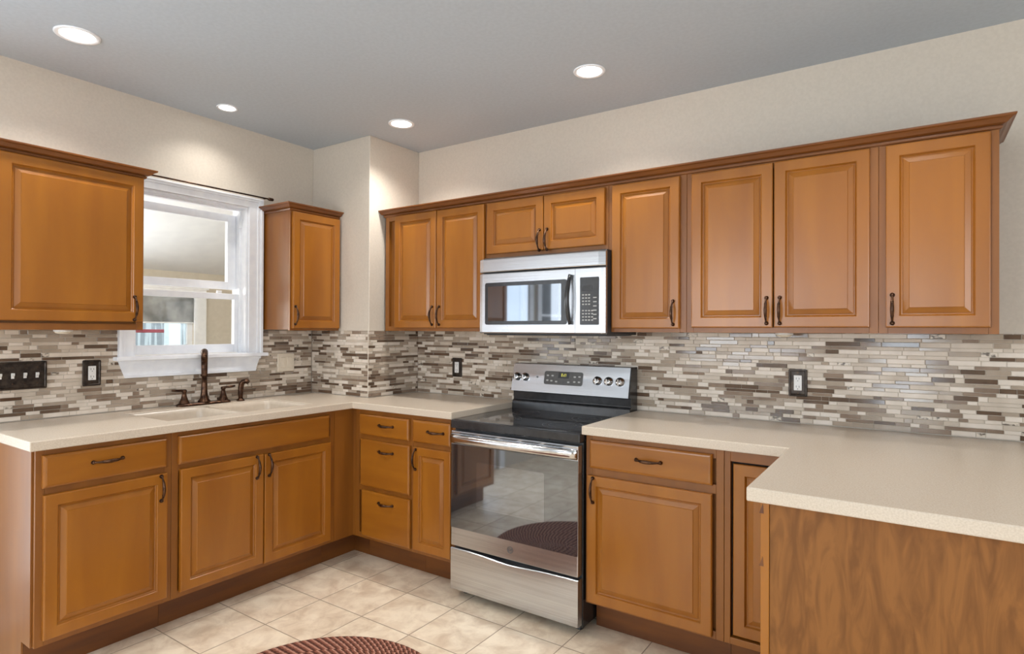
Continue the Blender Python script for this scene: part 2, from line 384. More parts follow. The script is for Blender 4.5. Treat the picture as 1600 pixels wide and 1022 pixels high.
# ------------------------------------------------------------------ porch and yard seen through the kitchen window
porch_wall = material('porch_wall_paint', srgb(206, 194, 170), .6); noise_mix(porch_wall, (1, 1, 1), srgb(206, 198, 184), srgb(212, 204, 190), 30, 2, rnd=False)
porch_ceil = material('porch_ceiling_paint', srgb(214, 216, 220), .6); noise_mix(porch_ceil, (1, 1, 1), srgb(211, 213, 217), srgb(217, 219, 222), 8, 2, rnd=False)
deck_m = material('porch_floor', srgb(150, 140, 128), .6); noise_mix(deck_m, (1, 14, 1), srgb(140, 130, 118), srgb(160, 150, 138), 1, 3, rnd=False)
struct(MB().box(-3.1, -TH-.001, -2.6, 1.6, -.08, 0).obj('porch_floor', deck_m))
mb = MB(); mb.prism([(-TH-.001, 2.85), (-3.1, 1.885), (-3.1, 1.985), (-TH-.001, 2.95)], -2.6, 1.6, 'uz'); struct(mb.obj('porch_ceiling', porch_ceil))
PW = (-.75, .365, .9, 1.655)     # porch far window
PW2 = (-2.4, -1.0, .5, 1.75)  # unseen opening added to let daylight onto the porch
wall_with_holes('wall_porch_far', 'x', -3.0, -.1, -2.6, 1.6, 0, 1.93, [PW, PW2], porch_wall)
mb = MB(); mb.prism([(-TH-.001, 0), (-3.0, 0), (-3.0, 1.93), (-TH-.001, 2.86)], 1.5, 1.6, 'uz'); struct(mb.obj('wall_porch_right', porch_wall))
mb = MB(); mb.prism([(-TH-.001, 0), (-3.0, 0), (-3.0, 1.93), (-TH-.001, 2.86)], -2.6, -2.5, 'uz'); struct(mb.obj('wall_porch_left', porch_wall))
struct(MB().box(-TH-.001-.0, -TH-.03, .1, 1.5, 0, 2.86).obj('wall_porch_house', porch_wall))
pw = thing('window_5', 'white cased porch window seen through the kitchen window', 'window', (-3, -.2, .9)); pw['kind'] = 'structure'; del pw['category']
PT = lambda u, d, z: (-3.0+d, u, z)
mb = MB(PT); c = .12
mb.box(PW[0]-c, PW[0], .001, .03, PW[2]-.1, PW[3]+.1); mb.box(PW[1], PW[1]+c, .001, .03, PW[2]-.1, PW[3]+.1); mb.box(PW[0], PW[1], .001, .03, PW[3], PW[3]+.1); mb.box(PW[0], PW[1], .001, .05, PW[2]-.1, PW[2])
mb.box(PW[0]-c-.02, PW[1]+c+.02, .001, .045, PW[3]+.085, PW[3]+.1)
mb.obj('casing', white_m, pw)
mb = MB(PT); t = .055
mb.box(PW[1]-t, PW[1], -.08, -.02, PW[2], PW[3]); mb.box(PW[0], PW[0]+t, -.08, -.02, PW[2], PW[3]); mb.box(PW[0]+t, PW[1]-t, -.08, -.02, PW[3]-.04, PW[3]); mb.box(PW[0]+t, PW[1]-t, -.08, -.02, PW[2], PW[2]+.05)
mb.obj('window_frame', white_m, pw)
MB(PT).box(PW[0]+t, PW[1]-t, -.052, -.048, PW[2]+.05, PW[3]-.04).obj('pane', pane_m, pw)
shade_m = material('grey_shade_cloth', srgb(140, 142, 142), .8); noise_mix(shade_m, (1, 1, 1), srgb(120, 122, 122), srgb(170, 172, 172), 5, 3, rnd=False)
sh = thing('roller_shade', 'grey roller shade half lowered in the white porch window', 'shade', (-2.985, -.2, 1.387))
mb = MB(PT); L = []
for k in range(9):
    z = 1.655-(1.655-1.395)*k/8; L.append([(PW[0]+.005, .004+.001*math.sin(k), z), (PW[1]-.005, .004+.001*math.sin(k), z), (PW[1]-.005, .0065+.001*math.sin(k), z), (PW[0]+.005, .0065+.001*math.sin(k), z)])
mb.loops(L); mb.obj('shade_cloth', shade_m, sh)
MB(PT).box(PW[0]+.005, PW[1]-.005, 0, .012, 1.383, 1.397, .003).obj('bottom_rail', white_m, sh)
# yard: a neighbouring white board building, red railing and blue flowers
siding = material('white_board_siding', srgb(206, 206, 206), .6)
noise_mix(siding, (1, 30, 1), srgb(138, 140, 144), srgb(188, 190, 192), 1, 0, .45, .55, rnd=False)
grass_m = material('lawn', srgb(120, 132, 90), .9); noise_mix(grass_m, (1, 1, 1), srgb(96, 112, 66), srgb(146, 154, 112), 5, 4, rnd=False)
struct(MB().box(-14, -3.11, -10, 10, -.2, -.1).obj('ground', grass_m), 'lawn outside the porch')
tag(MB().box(-7.9, -7.0, -.6, 3.2, -.1, 2.9).obj('neighbouring_building', siding), 'white board-clad building outside beyond the red porch railing', 'building')
red_m = material('red_painted_wood', srgb(142, 44, 52), .5); noise_mix(red_m, (4, 4, 4), srgb(130, 36, 44), srgb(152, 52, 60), 1, 2)
rl = thing('red_railing', 'dark red wooden railing outside the porch window', 'railing', (-5.0, .6, -.1))
MB().box(-5.03, -4.97, .30, 1.04, 1.275, 1.32, .004).obj('top_rail', red_m, rl)
MB().box(-5.03, -4.97, .30, .37, -.1, 1.275, .004).obj('post', red_m, rl)
MB().box(-5.02, -4.98, .37, 1.04, .1, .14, .004).obj('bottom_rail', red_m, rl)
wp = MB().box(-4.7, -4.58, .88, 1.03, -.1, 2.4, .006).obj('white_post', white_m); tag(wp, 'white square post outside at the end of the red railing', 'post')
blue_m = material('blue_petals', srgb(44, 84, 120), .6); noise_mix(blue_m, (30, 30, 30), srgb(30, 60, 96), srgb(80, 130, 165), 1, 2)
green_m = material('plant_leaves', srgb(70, 92, 70), .6); noise_mix(green_m, (30, 30, 30), srgb(48, 70, 56), srgb(92, 118, 92), 1, 2)
def flower_clump(y, s, label):
    r = thing('flowering_plant', label, 'plant', (-4.5, y, -.1), 'blue flowering plants by the railing')
    MB().lathe([(.0, 0), (.05, .0), (.065, 1.0), (.055, 1.0), (.05, .98)], (-4.5, y, -.1), 'z', 12).obj('planter', white_m, r)
    mb = MB(); mf = MB()
    for k in range(16):
        a = random.random()*2*PI; rr = random.random()*.05*s; h = random.uniform(.02, .14*s)
        x, yy, z = -4.5+rr*math.cos(a), y+rr*math.sin(a), .87
        mb.tube([(x, yy, z), (x+.01*math.cos(a), yy+.01*math.sin(a), z+h)], .003, 5)
        mb.loops([[(x, yy-.012, z+h*.4), (x+.02, yy, z+h*.55), (x, yy+.012, z+h*.4)], [(x, yy-.010, z+h*.4+.004), (x+.018, yy, z+h*.55+.004), (x, yy+.010, z+h*.4+.004)]])
        mf.lathe([(.002, 0), (.013, .008), (.010, .018), (.002, .02)], (x+.01*math.cos(a), yy+.01*math.sin(a), z+h), 'z', 6)
    mb.obj('leaves', green_m, r)['kind'] = 'stuff'; mf.obj('petals', blue_m, r)['kind'] = 'stuff'
flower_clump(.17, 2.2, 'tallest blue flowering plant in a white planter, leftmost beyond the porch window')
flower_clump(.56, 1.2, 'small blue flowering plant in a white planter, middle one beyond the porch window')
flower_clump(.76, 1.0, 'small blue flowering plant in a white planter, rightmost beyond the porch window')

# ------------------------------------------------------------------ cabinet kit
def door_mesh(T, u0, u1, z0, z1, d0, t=.019, s=.042):
    mb = MB(T)
    def rect(i, d): return [(u0+i, d, z0+i), (u1-i, d, z0+i), (u1-i, d, z1-i), (u0+i, d, z1-i)]
    prof = [(0, d0+.0005), (0, d0+t-.005), (.0015, d0+t-.0015), (.005, d0+t), (s, d0+t), (s+.002, d0+t-.0025), (s+.004, d0+t-.0085), (s+.007, d0+t-.0115), (s+.010, d0+t-.0115), (s+.012, d0+t-.0095), (s+.030, d0+t-.003), (s+.0315, d0+t-.0008)]
    mb.loops([rect(i, d) for i, d in prof])
    return mb
def slab_mesh(T, u0, u1, z0, z1, d0, t=.019):
    mb = MB(T)
    def rect(i, d): return [(u0+i, d, z0+i), (u1-i, d, z0+i), (u1-i, d, z1-i), (u0+i, d, z1-i)]
    return mb.loops([rect(i, d) for i, d in [(0, d0+.0005), (0, d0+t-.008), (.002, d0+t-.004), (.007, d0+t-.001), (.012, d0+t)]])
def pull(T, u, z, d, horizontal, parent, L=.104):
    """arched bronze pull with flared feet"""
    mb = MB(T); n = 14; P = []; Rr = []
    for i in range(n+1):
        t = i/n; s = (t-.5)*L; P.append((s, .006+.022*math.sin(PI*t)**.75)); Rr.append(.0032+.0034*math.sin(PI*t)**2+(.0022 if i in (0, n) else 0))
    f = (lambda s, dd: (u+s, d+dd, z)) if horizontal else (lambda s, dd: (u, d+dd, z+s))
    mb.tube([f(s, dd) for s, dd in P], Rr, 8, 1.15)
    for e in (-1, 1):
        c = f(e*L/2, .0); mb.lathe([(.0080, 0.0003), (.0084, .003), (.0055, .006), (.0064, .0095), (.0022, .013)], c, 'd', 10)
        mb.tube([f(e*L*.26, .006+.022*math.sin(PI*.24)**.75), f(e*L*.235, .006+.022*math.sin(PI*.265)**.75)], .0062, 8)
    return mb.obj('handle', bronze, parent)
def add_door(T, root, u0, u1, z0, z1, d0, pu=None, pz=None):
    o = door_mesh(T, u0, u1, z0, z1, d0).obj('door', wood, root)
    if pu is not None: pull(T, pu, pz, d0+.019, False, o)
    return o
def add_drawer(T, root, u0, u1, z0, z1, d0, hz=None, name='drawer', hu=None):
    o = slab_mesh(T, u0, u1, z0, z1, d0).obj(name, woodh, root)
    if hz is not None: pull(T, hu if hu is not None else (u0+u1)/2, hz, d0+.019, True, o)
    return o
BT, TK, FD, TD = .876, .143, .606, .50      # box top, toe height, frame depth, toe depth
def base_unit(T, label, u0, u1, d_front=FD, holes=(), low_d0=.003):
    """carcass with face frame and toe kick"""
    r = thing('base_cabinet', label, 'cabinet', T((u0+u1)/2, .3, 0))
    g = .0006
    mb = MB(T); mb.box(u0+g, u1-g, low_d0, d_front-.019, TK, BT-.001)
    # the face frame: stiles and rails proud of the carcass
    mb.obj('body', wood_frame, r)
    mb = MB(T)
    mb.box(u0+g, u0+.03, d_front-.0188, d_front, TK, BT-.001, .001); mb.box(u1-.03, u1-g, d_front-.0188, d_front, TK, BT-.001, .001)
    mb.box(u0+.0302, u1-.0302, d_front-.0188, d_front, BT-.04, BT-.001, .001); mb.box(u0+.0302, u1-.0302, d_front-.0188, d_front, TK, TK+.03, .001)
    for a in holes: mb.box(u0+.0302, u1-.0302, d_front-.0188, d_front, a-.018, a+.018, .001)
    mb.obj('face_frame', wood_frame, r)
    MB(T).box(u0+g, u1-g, .02, TD, .001, TK-.0005).obj('toe_kick', toe_wood, r)
    return r

# lower run along the left wall
c1 = base_unit(LW, 'left-most base cabinet below the window wall, one drawer over one raised-panel door', -2.108, -1.622, holes=(.718,))
add_drawer(LW, c1, -2.089, -1.647, .731, .854, FD, .801, hu=-1.876)
add_door(LW, c1, -2.085, -1.644, .166, .705, FD, -1.673, .643)
mb = MB(LW); mb.prism([(.003, 0.001), (TD, .001), (TD, TK), (FD-.019, TK), (FD-.019, BT-.001), (.003, BT-.001)], -2.1145, -2.1082, 'dz'); mb.obj('end_panel', wood_frame, c1)
c2 = base_unit(LW, 'wide sink base cabinet with blank top panel over two raised-panel doors', -1.622, -.742, holes=(.718,))
for ch in list(c2.children):
    if ch.name.startswith('body'): bpy.data.objects.remove(ch)
mb = MB(LW); mb.box(-1.6214, -.7426, .003, FD-.019, TK, .66); mb.box(-1.6214, -.7426, .003, .03, .66, BT-.001); mb.box(-1.6214, -.7426, FD-.04, FD-.019, .66, BT-.001)
mb.obj('body', wood_frame, c2)
add_drawer(LW, c2, -1.597, -.787, .730, .855, FD, None, 'false_front')
add_door(LW, c2, -1.589, -1.187, .168, .708, FD, -1.226, .649)
add_door(LW, c2, -1.182, -.777, .163, .705, FD, -1.160, .649)
# corner filler
r = thing('corner_cabinet', 'plain blind corner filler between sink cabinet and drawer stack', 'cabinet', (.3, -.45, 0))
mb = MB(); mb.prism([(.003, -.7414), (FD, -.7414), (FD, -FD), (.6296, -FD), (.6296, -.003), (CHX+.002, -.003), (CHX+.002, -CHY-.002), (.003, -CHY-.002)], TK, BT-.001, 'ud'); mb.obj('body', wood_frame, r)
mb = MB(); mb.prism([(.003, -.7414), (TD, -.7414), (TD, -TD), (.6296, -TD), (.6296, -.02), (CHX+.002, -.02), (CHX+.002, -CHY-.02), (.003, -CHY-.02)], .001, TK-.0005, 'ud'); mb.obj('toe_kick', toe_wood, r)
# lower run along the back wall, left of the range
c3 = base_unit(BW, 'drawer stack base cabinet with three drawers in the inner corner', .630, 1.076, holes=(.718, .43))
add_drawer(BW, c3, .674, 1.057, .733, .849, FD, .797, hu=.892)
add_drawer(BW, c3, .680, 1.063, .444, .707, FD, .652, hu=.892)
add_drawer(BW, c3, .692, 1.067, .160, .421, FD, .368, hu=.892)
c4 = base_unit(BW, 'narrow base cabinet left of the range, one small drawer over a slim door', 1.076, 1.372, holes=(.718,))
add_drawer(BW, c4, 1.086, 1.347, .733, .851, FD, .797, hu=1.251)
add_door(BW, c4, 1.091, 1.350, .165, .709, FD, 1.113, .643)
# right of the range
c5 = base_unit(BW, 'base cabinet right of the range, one drawer over one wide door', 2.104, 2.690, holes=(.718,))
add_drawer(BW, c5, 2.127, 2.649, .733, .854, FD, .796, hu=2.395)
add_door(BW, c5, 2.117, 2.649, .154, .701, FD, 2.146, .640)
# corner cabinet with inset door
gap_m = material('gap_shade_black', (.012, .009, .008), .9); noise_mix(gap_m, (1, 1, 1), (.01, .008, .007), (.015, .011, .009), 20, 2, rnd=False)
r = thing('corner_cabinet', 'corner base cabinet beside the peninsula with an inset door in a dark gap', 'cabinet', (3.2, -.3, 0))
mb = MB(BW); mb.box(2.691, 3.70, .003, FD-.025, TK, BT-.001)
mb.obj('body', wood_frame, r)
mb = MB(BW); mb.box(2.691, 2.713, FD-.0248, FD, TK, BT-.001, .001); mb.box(2.7132, 2.948, FD-.0248, FD, .833, BT-.001, .001); mb.box(2.7132, 2.948, FD-.0248, FD, TK, .168, .001); mb.obj('face_frame', wood_frame, r)
MB(BW).box(2.7134, 2.948, FD-.0247, FD-.023, .1685, .8325).obj('gap_shade', gap_m, r)  # near-black sheet standing in for the shade in the door gap
door_mesh(BW, 2.721, 2.946, .175, .824, FD-.0225).obj('door', wood, r)
MB(BW).box(2.691, 3.0, .02, TD, .001, TK-.0005).obj('toe_kick', toe_wood, r)
# peninsula cabinet
r = thing('peninsula_cabinet', 'peninsula base cabinet with figured wood end panel facing the room', 'cabinet', (3.3, -.95, 0))
PX = 2.953; PYE = -1.262
MB().box(PX+.022, 3.70, PYE+.02, -FD-.001, .10, BT-.001).obj('body', wood_frame, r)
mb = MB(); mb.box(PX, PX+.0215, PYE, PYE+.05, .001, BT-.001, .0015); mb.box(PX, PX+.0215, -FD-.06, -FD-.022, .1, BT-.001, .001); mb.box(PX, PX+.0215, PYE+.0505, -FD-.0605, .1, .16, .001); mb.box(PX, PX+.0215, PYE+.0505, -FD-.0605, .82, BT-.001, .001)
mb.obj('face_frame', wood, r)
PL = lambda u, d, z: (PX-d, u, z)
door_mesh(PL, PYE+.055, -FD-.065, .165, .815, -.019, .018).obj('door', wood, r)
MB().box(PX+.0225, 3.70, PYE+.004, PYE+.0195, .001, BT-.001).obj('end_panel', veneer, r)
MB().box(PX+.06, 3.66, PYE+.03, -FD-.01, .001, .0995).obj('toe_kick', toe_wood, r)
for zz, k in ((.858, 0), (.719, 1)):      # small hinge notches on the stile edge
    mb = MB(); mb.prism([(PX-.0032, zz-.014), (PX+.008, zz-.014), (PX+.006, zz+.012)], PYE-.0012, PYE+.004, 'uz'); mb.obj('hinge', toe_wood, r)

# ------------------------------------------------------------------ countertops
def cells_slab(xs, ys, keep, z0, z1):
    mb = MB(); bm = mb.bm; vv = {}
    def V(x, y, z):
        k = (round(x, 5), round(y, 5), z)
        if k not in vv: vv[k] = bm.verts.new(k)
        return vv[k]
    K = {(i, j): keep((xs[i]+xs[i+1])/2, (ys[j]+ys[j+1])/2) for i in range(len(xs)-1) for j in range(len(ys)-1)}
    for (i, j), on in K.items():
        if not on: continue
        a, b, c, d = xs[i], xs[i+1], ys[j], ys[j+1]
        bm.faces.new([V(a, c, z1), V(b, c, z1), V(b, d, z1), V(a, d, z1)]); bm.faces.new([V(a, d, z0), V(b, d, z0), V(b, c, z0), V(a, c, z0)])
        for (di, dj, p, q) in ((-1, 0, (a, d), (a, c)), (1, 0, (b, c), (b, d)), (0, -1, (a, c), (b, c)), (0, 1, (b, d), (a, d))):
            if not K.get((i+di, j+dj)): bm.faces.new([V(*p, z0), V(*q, z0), V(*q, z1), V(*p, z1)])
    bmesh.ops.dissolve_limit(bm, angle_limit=.01, verts=bm.verts[:], edges=bm.edges[:])
    return mb
CD = .645; ZT, ZB = .914, .877
SX0, SX1, SY0, SY1 = .125, .530, -1.60, -.832
def keepL(x, y):
    if x < CHX+.001 and y > -CHY-.001: return False
    if SX0 < x < SX1 and SY0 < y < SY1: return False
    return x < CD or y > -CD
xs = [.0125, SX0, SX1, CHX+.0125, CD, 1.372]; ys = [-2.136, SY0, SY1, -CD, -CHY-.0125, -.0125]
def keepL2(x, y):
    if x < CHX+.0125 and y > -CHY-.0125: return False
    if SX0 < x < SX1 and SY0 < y < SY1: return False
    return x < CD or y > -CD
ct = cells_slab(xs, ys, keepL2, ZB, ZT).obj('countertop', counter_m, bevel=.004)
tag(ct, 'cream L-shaped countertop under the window, holding the sink', 'countertop')
ct2 = cells_slab([2.100, 2.922, 3.95], [-1.287, -CD, -.0125], lambda x, y: x > 2.922 or y > -CD, ZB, ZT).obj('countertop', counter_m, bevel=.004)
tag(ct2, 'cream countertop right of the range turning onto the peninsula', 'countertop')
# sink: double bowl integral basin
sk = thing('sink', 'cream double-bowl sink set in the counter below the window', 'sink', ((SX0+SX1)/2, (SY0+SY1)/2, .69))
def bowl(y0, y1):
    mb = MB(); g = .0015; x0, x1 = SX0+g, SX1-g
    def rr(i, z, r=.03):
        pts = []
        for (cx, cy, a0) in ((x1-i-r, y1-i-r, 0), (x0+i+r, y1-i-r, PI/2), (x0+i+r, y0+i+r, PI), (x1-i-r, y0+i+r, 1.5*PI)):
            for k in range(5): a = a0+PI/2*k/4; pts.append((cx+r*math.cos(a), cy+r*math.sin(a), z))
        return pts
    mb.loops([rr(0, ZT-.006), rr(.004, ZT-.008), rr(.008, ZT-.03), rr(.014, .75), rr(.04, .715), rr(.06, .712), rr(.06, .70), rr(.03, .70), rr(.0, .75)], False, False, smooth=True)
    # close bottom and outer wall
    mb.loops([rr(.06, .712)], True, False); mb.loops([rr(0, .75), rr(0, ZT-.006)], False, False)
    return mb.obj('bowl', basin_m, sk)
bowl(SY0+.0015, -1.232); bowl(-1.208, SY1-.0015)
MB().box(SX0+.01, SX1-.01, -1.2315, -1.2085, .80, ZT-.012, .004).obj('divider', basin_m, sk)
for yy in (-1.416, -1.02):
    MB().lathe([(.0, 0), (.04, 0), (.042, .003), (.036, .004), (.0, .0015)], ((SX0+SX1)/2, yy, .7121), 'z', 20).obj('drain', steel_smooth, sk)
# faucet
fc = thing('faucet', 'dark bronze bridge-plate faucet with arched spout and two lever handles', 'faucet', (.07, -1.185, ZT))
fx, fy = .066, -1.185
mb = MB()
def stadium(hx, hy, z): 
    pts = []
    for (cy, a0) in ((hy-hx, 0), (-(hy-hx), PI)):
        for k in range(9): a = a0+PI*k/8; pts.append((fx+hx*math.cos(a), fy+cy+hx*math.sin(a), z))
    return pts
mb.loops([stadium(.030, .148, ZT+.0005), stadium(.030, .148, ZT+.008), stadium(.026, .143, ZT+.013)]); mb.obj('base_plate', bronze, fc)
mb = MB(); zt = ZT+.013
mb.lathe([(.033, 0), (.031, .006), (.022, .02), (.017, .05), (.0150, .10), (.0140, .138), (.019, .142), (.019, .150), (.0155, .154), (.0165, .20), (.0165, .215)], (fx, fy, zt), 'z', 20)
P = [(fx, fy, zt+.213), (fx, fy, zt+.24)]; Rr = [.0165, .017]
for k in range(1, 13):
    a = PI*.62*k/12; q = .055*(1-math.cos(a)); P.append((fx+q*.875, fy-q*.484, zt+.24+.036*math.sin(a))); Rr.append(.017+.001*math.sin(a))
for q, dz, rr in ((.03, .02, .0155), (.012, .012, .0135)):
    P.append((P[-1][0]+q*.875, P[-1][1]-q*.484, P[-1][2]-dz)); Rr.append(rr)
mb.tube(P, Rr, 16); mb.obj('spout', bronze, fc)
for s in (-1, 1):
    mb = MB(); hy = fy+s*.108
    mb.lathe([(.027, 0), (.026, .005), (.019, .02), (.013, .04), (.010, .058), (.013, .064), (.013, .072), (.008, .076)], (fx, hy, zt), 'z', 18)
    mb.tube([(fx, hy, zt+.070), (fx+.004, hy+s*.02, zt+.072), (fx+.006, hy+s*.045, zt+.073), (fx+.006, hy+s*.066, zt+.075)], [.007, .0065, .0068, .0055], 10)
    mb.obj('lever_handle', bronze, fc)
sp = thing('side_sprayer', 'dark bronze side sprayer standing right of the faucet', 'sprayer', (.075, -.978, ZT))
MB().lathe([(.022, .0005), (.022, .005), (.016, .010), (.013, .016), (.0, .016)], (.075, -.978, ZT), 'z', 18).obj('collar', bronze, sp)
mb = MB(); P = [(.075, -.978, ZT+.016), (.074, -.977, ZT+.04), (.073, -.976, ZT+.07), (.076, -.974, ZT+.095), (.086, -.968, ZT+.110), (.102, -.960, ZT+.113), (.114, -.954, ZT+.106)]
mb.tube(P, [.012, .0145, .015, .0155, .015, .0145, .012], 14); mb.obj('spray_head', bronze, sp)

# ------------------------------------------------------------------ mosaic backsplash
def mosaic_mats():
    cols = [('cream_stone_tile', srgb(212, 199, 183), srgb(226, 214, 200), .38), ('sand_stone_tile', srgb(190, 175, 157), srgb(206, 192, 175), .38),
            ('taupe_glass_tile', srgb(160, 144, 126), srgb(174, 158, 141), .12), ('grey_brown_glass_tile', srgb(128, 108, 91), srgb(146, 126, 108), .12),
            ('dark_brown_glass_tile', srgb(88, 68, 52), srgb(104, 83, 66), .10), ('veined_marble_tile', srgb(96, 82, 68), srgb(214, 202, 186), .3)]
    out = []
    for n, a, b, r in cols:
        mt = material(n, a, r, spec=.55)
        if n.startswith('veined'): noise_mix(mt, (1, 1, 1.5), a, b, 60, 4, .38, .52, rnd=False)
        else: noise_mix(mt, (1, 1, 1), a, b, 12, 3, rnd=False)
        out.append(mt)
    g = material('light_grout', srgb(208, 197, 182), .8); noise_mix(g, (1, 1, 1), srgb(204, 193, 178), srgb(212, 201, 186), 200, 2, rnd=False)
    out.append(g); return out
MOS = mosaic_mats()
ROWS = []; z = ZT+.0035; k = 0; rg = random.Random(3)
while z < 1.3185:
    h = (.0185, .0135, .0175, .0125)[k % 4]; ROWS.append((z, min(z+h, 1.3185))); z += h+.0018; k += 1
def mosaic(mb, u0, u1, skip=None, seed=1, d=0.0):
    rg = random.Random(seed)
    mb.mi = 6
    segs = [(u0, u1)]
    if skip: segs = [(u0, skip[0]), (skip[1], u1)]
    ztop = 1.3195
    for a, b in segs: mb.box(a, b, d+.0005, d+.0065, ZT+.001, ztop)
    if skip: mb.box(skip[0], skip[1], d+.0005, d+.0065, ZT+.001, skip[2])
    for ri, (za, zb) in enumerate(ROWS):
        u = u0-rg.random()*.1
        while u < u1:
            big = (zb-za) > .015
            kind = rg.choices(range(6), (.29, .18, .21, .16, .13, .03))[0]
            Lc = rg.choice((.028, .05, .075, .075, .10, .13)) if kind != 5 else rg.choice((.028, .05))
            if kind == 0 and not big: Lc = rg.choice((.05, .03))
            a, b = max(u, u0+.0008), min(u+Lc, u1-.0008); u += Lc+.0018
            if b-a < .004: continue
            zz1 = zb
            if skip and b > skip[0] and a < skip[1] and zz1 > skip[2]: 
                if a < skip[0]: b = skip[0]-.001
                elif b > skip[1]: a = skip[1]+.001
                else: continue
                if b-a < .004: continue
            mb.mi = kind; t = d+.0095+rg.uniform(-.0004, .0006); tl = [rg.uniform(-.00022, .00022) for _ in range(4)]; e = .0009
            mb.loops([[(a, d+.0064, za), (b, d+.0064, za), (b, d+.0064, zb), (a, d+.0064, zb)],
                      [(a, t-e, za), (b, t-e, za), (b, t-e, zb), (a, t-e, zb)],
                      [(a+e, t+tl[0], za+e), (b-e, t+tl[1], za+e), (b-e, t+tl[1]+tl[2]-tl[0], zb-e), (a+e, t+tl[2], zb-e)]], False, True)
    return mb
mb = mosaic(MB(LW), -2.136, -CHY-.011, skip=(-1.545, -.838, 1.076), seed=11)
bs = mb.obj('tile_backsplash', MOS); tag(bs, 'linear glass and stone mosaic backsplash on the window wall', 'backsplash')
mb = MB(lambda u, d, z: (u, -CHY-d, z)); mosaic(mb, .011, CHX, seed=5)
mb.T = lambda u, d, z: (CHX+d, u, z); mosaic(mb, -CHY-.0095, -.011, seed=6)
bs = mb.obj('tile_backsplash', MOS); tag(bs, 'linear mosaic backsplash wrapping the boxed-out corner', 'backsplash')
mb = mosaic(MB(BW), CHX+.0005, 3.95, seed=21)
bs = mb.obj('tile_backsplash', MOS); tag(bs, 'long linear mosaic backsplash on the wall behind the range', 'backsplash')

# ------------------------------------------------------------------ upper cabinets
UB, UT, UD = 1.3195, 2.026, .320
def upper_unit(T, label, u0, u1, z0=UB, z1=UT, D=UD, frame=.03):
    r = thing('wall_cabinet', label, 'cabinet', T((u0+u1)/2, D/2, z0)); g = .0006
    MB(T).box(u0+g, u1-g, .0125 if z0 > 1.32 or True else 0, D-.019, z0+.004, z1).obj('body', wood_frame, r)
    mb = MB(T); d0, d1 = D-.0188, D
    mb.box(u0+g, u0+frame, d0, d1, z0, z1, .001); mb.box(u1-frame, u1-g, d0, d1, z0, z1, .001)
    mb.box(u0+frame+.0002, u1-frame-.0002, d0, d1, z1-.03, z1, .001); mb.box(u0+frame+.0002, u1-frame-.0002, d0, d1, z0, z0+.028, .001)
    mb.obj('face_frame', wood_frame, r)
    return r
def crown_profile():   # (outward, up)
    return [(.0, 0), (.004, .0), (.007, .003), (.009, .008), (.0085, .0105), (.004, .0115), (.004, .0135), (.011, .0145), (.020, .018), (.028, .026), (.034, .031), (.040, .033), (.0425, .036), (.0425, .041), (0, .041)]
def crown(T, u0, u1, D, z, left_ret, right_ret):
    """mitred moulding running along the front with returns to the wall"""
    mb = MB(T)
    pr = crown_profile(); path = []
    # stations: (point u, d, outward u, outward d)
    st = []
    if left_ret: st += [(u0, .001, -1, 0), (u0, D, -1, 1)]
    else: st += [(u0, D, 0, 1)]
    if right_ret: st += [(u1, D, 1, 1), (u1, .001, 1, 0)]
    else: st += [(u1, D, 0, 1)]
    L = [[(u+ou*o, d+od*o, z+h) for o, h in pr] for u, d, ou, od in st]
    mb.loops(L)
    return mb
ZC = 2.022
# left wall: big cabinet
cb = upper_unit(LW, 'large single-door wall cabinet left of the kitchen window', -2.170, -1.613)
add_door(LW, cb, -2.150, -1.620, 1.357, 2.022, UD, -1.659, 1.419)
crown(LW, -2.170, -1.613, UD, ZC, False, True).obj('crown_moulding', crown_wood, cb)
cs = upper_unit(LW, 'small narrow wall cabinet in the corner right of the kitchen window', -.796, -.440, D=.272, frame=.022)
add_door(LW, cs, -.786, -.447, 1.332, 2.018, .272, -.772, 1.409)
crown(LW, -.796, -.440, .272, ZC, True, False).obj('crown_moulding', crown_wood, cs)
# back wall
u = upper_unit(BW, 'double-door wall cabinet left of the microwave', .564, 1.343)
add_door(BW, u, .658, .993, 1.338, 2.020, UD, .968, 1.409); add_door(BW, u, .998, 1.339, 1.338, 2.018, UD, 1.022, 1.409)
u = upper_unit(BW, 'short double-door wall cabinet directly above the microwave', 1.343, 2.074, 1.713)
add_door(BW, u, 1.358, 1.716, 1.738, 2.016, UD, 1.697, 1.789); add_door(BW, u, 1.720, 2.060, 1.738, 2.014, UD, 1.742, 1.789)
u = upper_unit(BW, 'single-door wall cabinet immediately right of the microwave', 2.074, 2.452)
add_door(BW, u, 2.098, 2.424, 1.337, 2.016, UD, 2.397, 1.407)
u = upper_unit(BW, 'wide double-door wall cabinet above the right counter outlet', 2.452, 3.178)
add_door(BW, u, 2.477, 2.810, 1.341, 2.016, UD, 2.788, 1.411); add_door(BW, u, 2.815, 3.150, 1.342, 2.017, UD, 2.838, 1.411)
u = upper_unit(BW, 'single-door wall cabinet at the right end of the run', 3.178, 3.531)
add_door(BW, u, 3.201, 3.507, 1.342, 2.017, UD, 3.222, 1.410)
cm = crown(BW, .564, 3.531, UD+.0004, ZC, True, True).obj('crown_moulding', crown_wood); tag(cm, 'long brown crown moulding topping the back wall cabinets', 'moulding')
# puck lights under the cabinets
for (px, py, lab) in ((.17, -1.875, 'white round puck light under the large left wall cabinet'), (2.825, -.16, 'white round puck light under the wide double-door wall cabinet')):
    p = thing('puck_light', lab, 'light', (px, py, UB-.018), 'under-cabinet puck lights')
    MB().lathe([(.0, .022), (.036, .022), (.036, .012), (.033, .010), (.0, .010)], (px, py, UB-.0185), 'z', 24).obj('housing', white_plastic, p)
    MB().lathe([(.032, .010), (.028, .004), (.018, .001), (.0, .0)], (px, py, UB-.0185), 'z', 24).obj('lens', ivory, p)

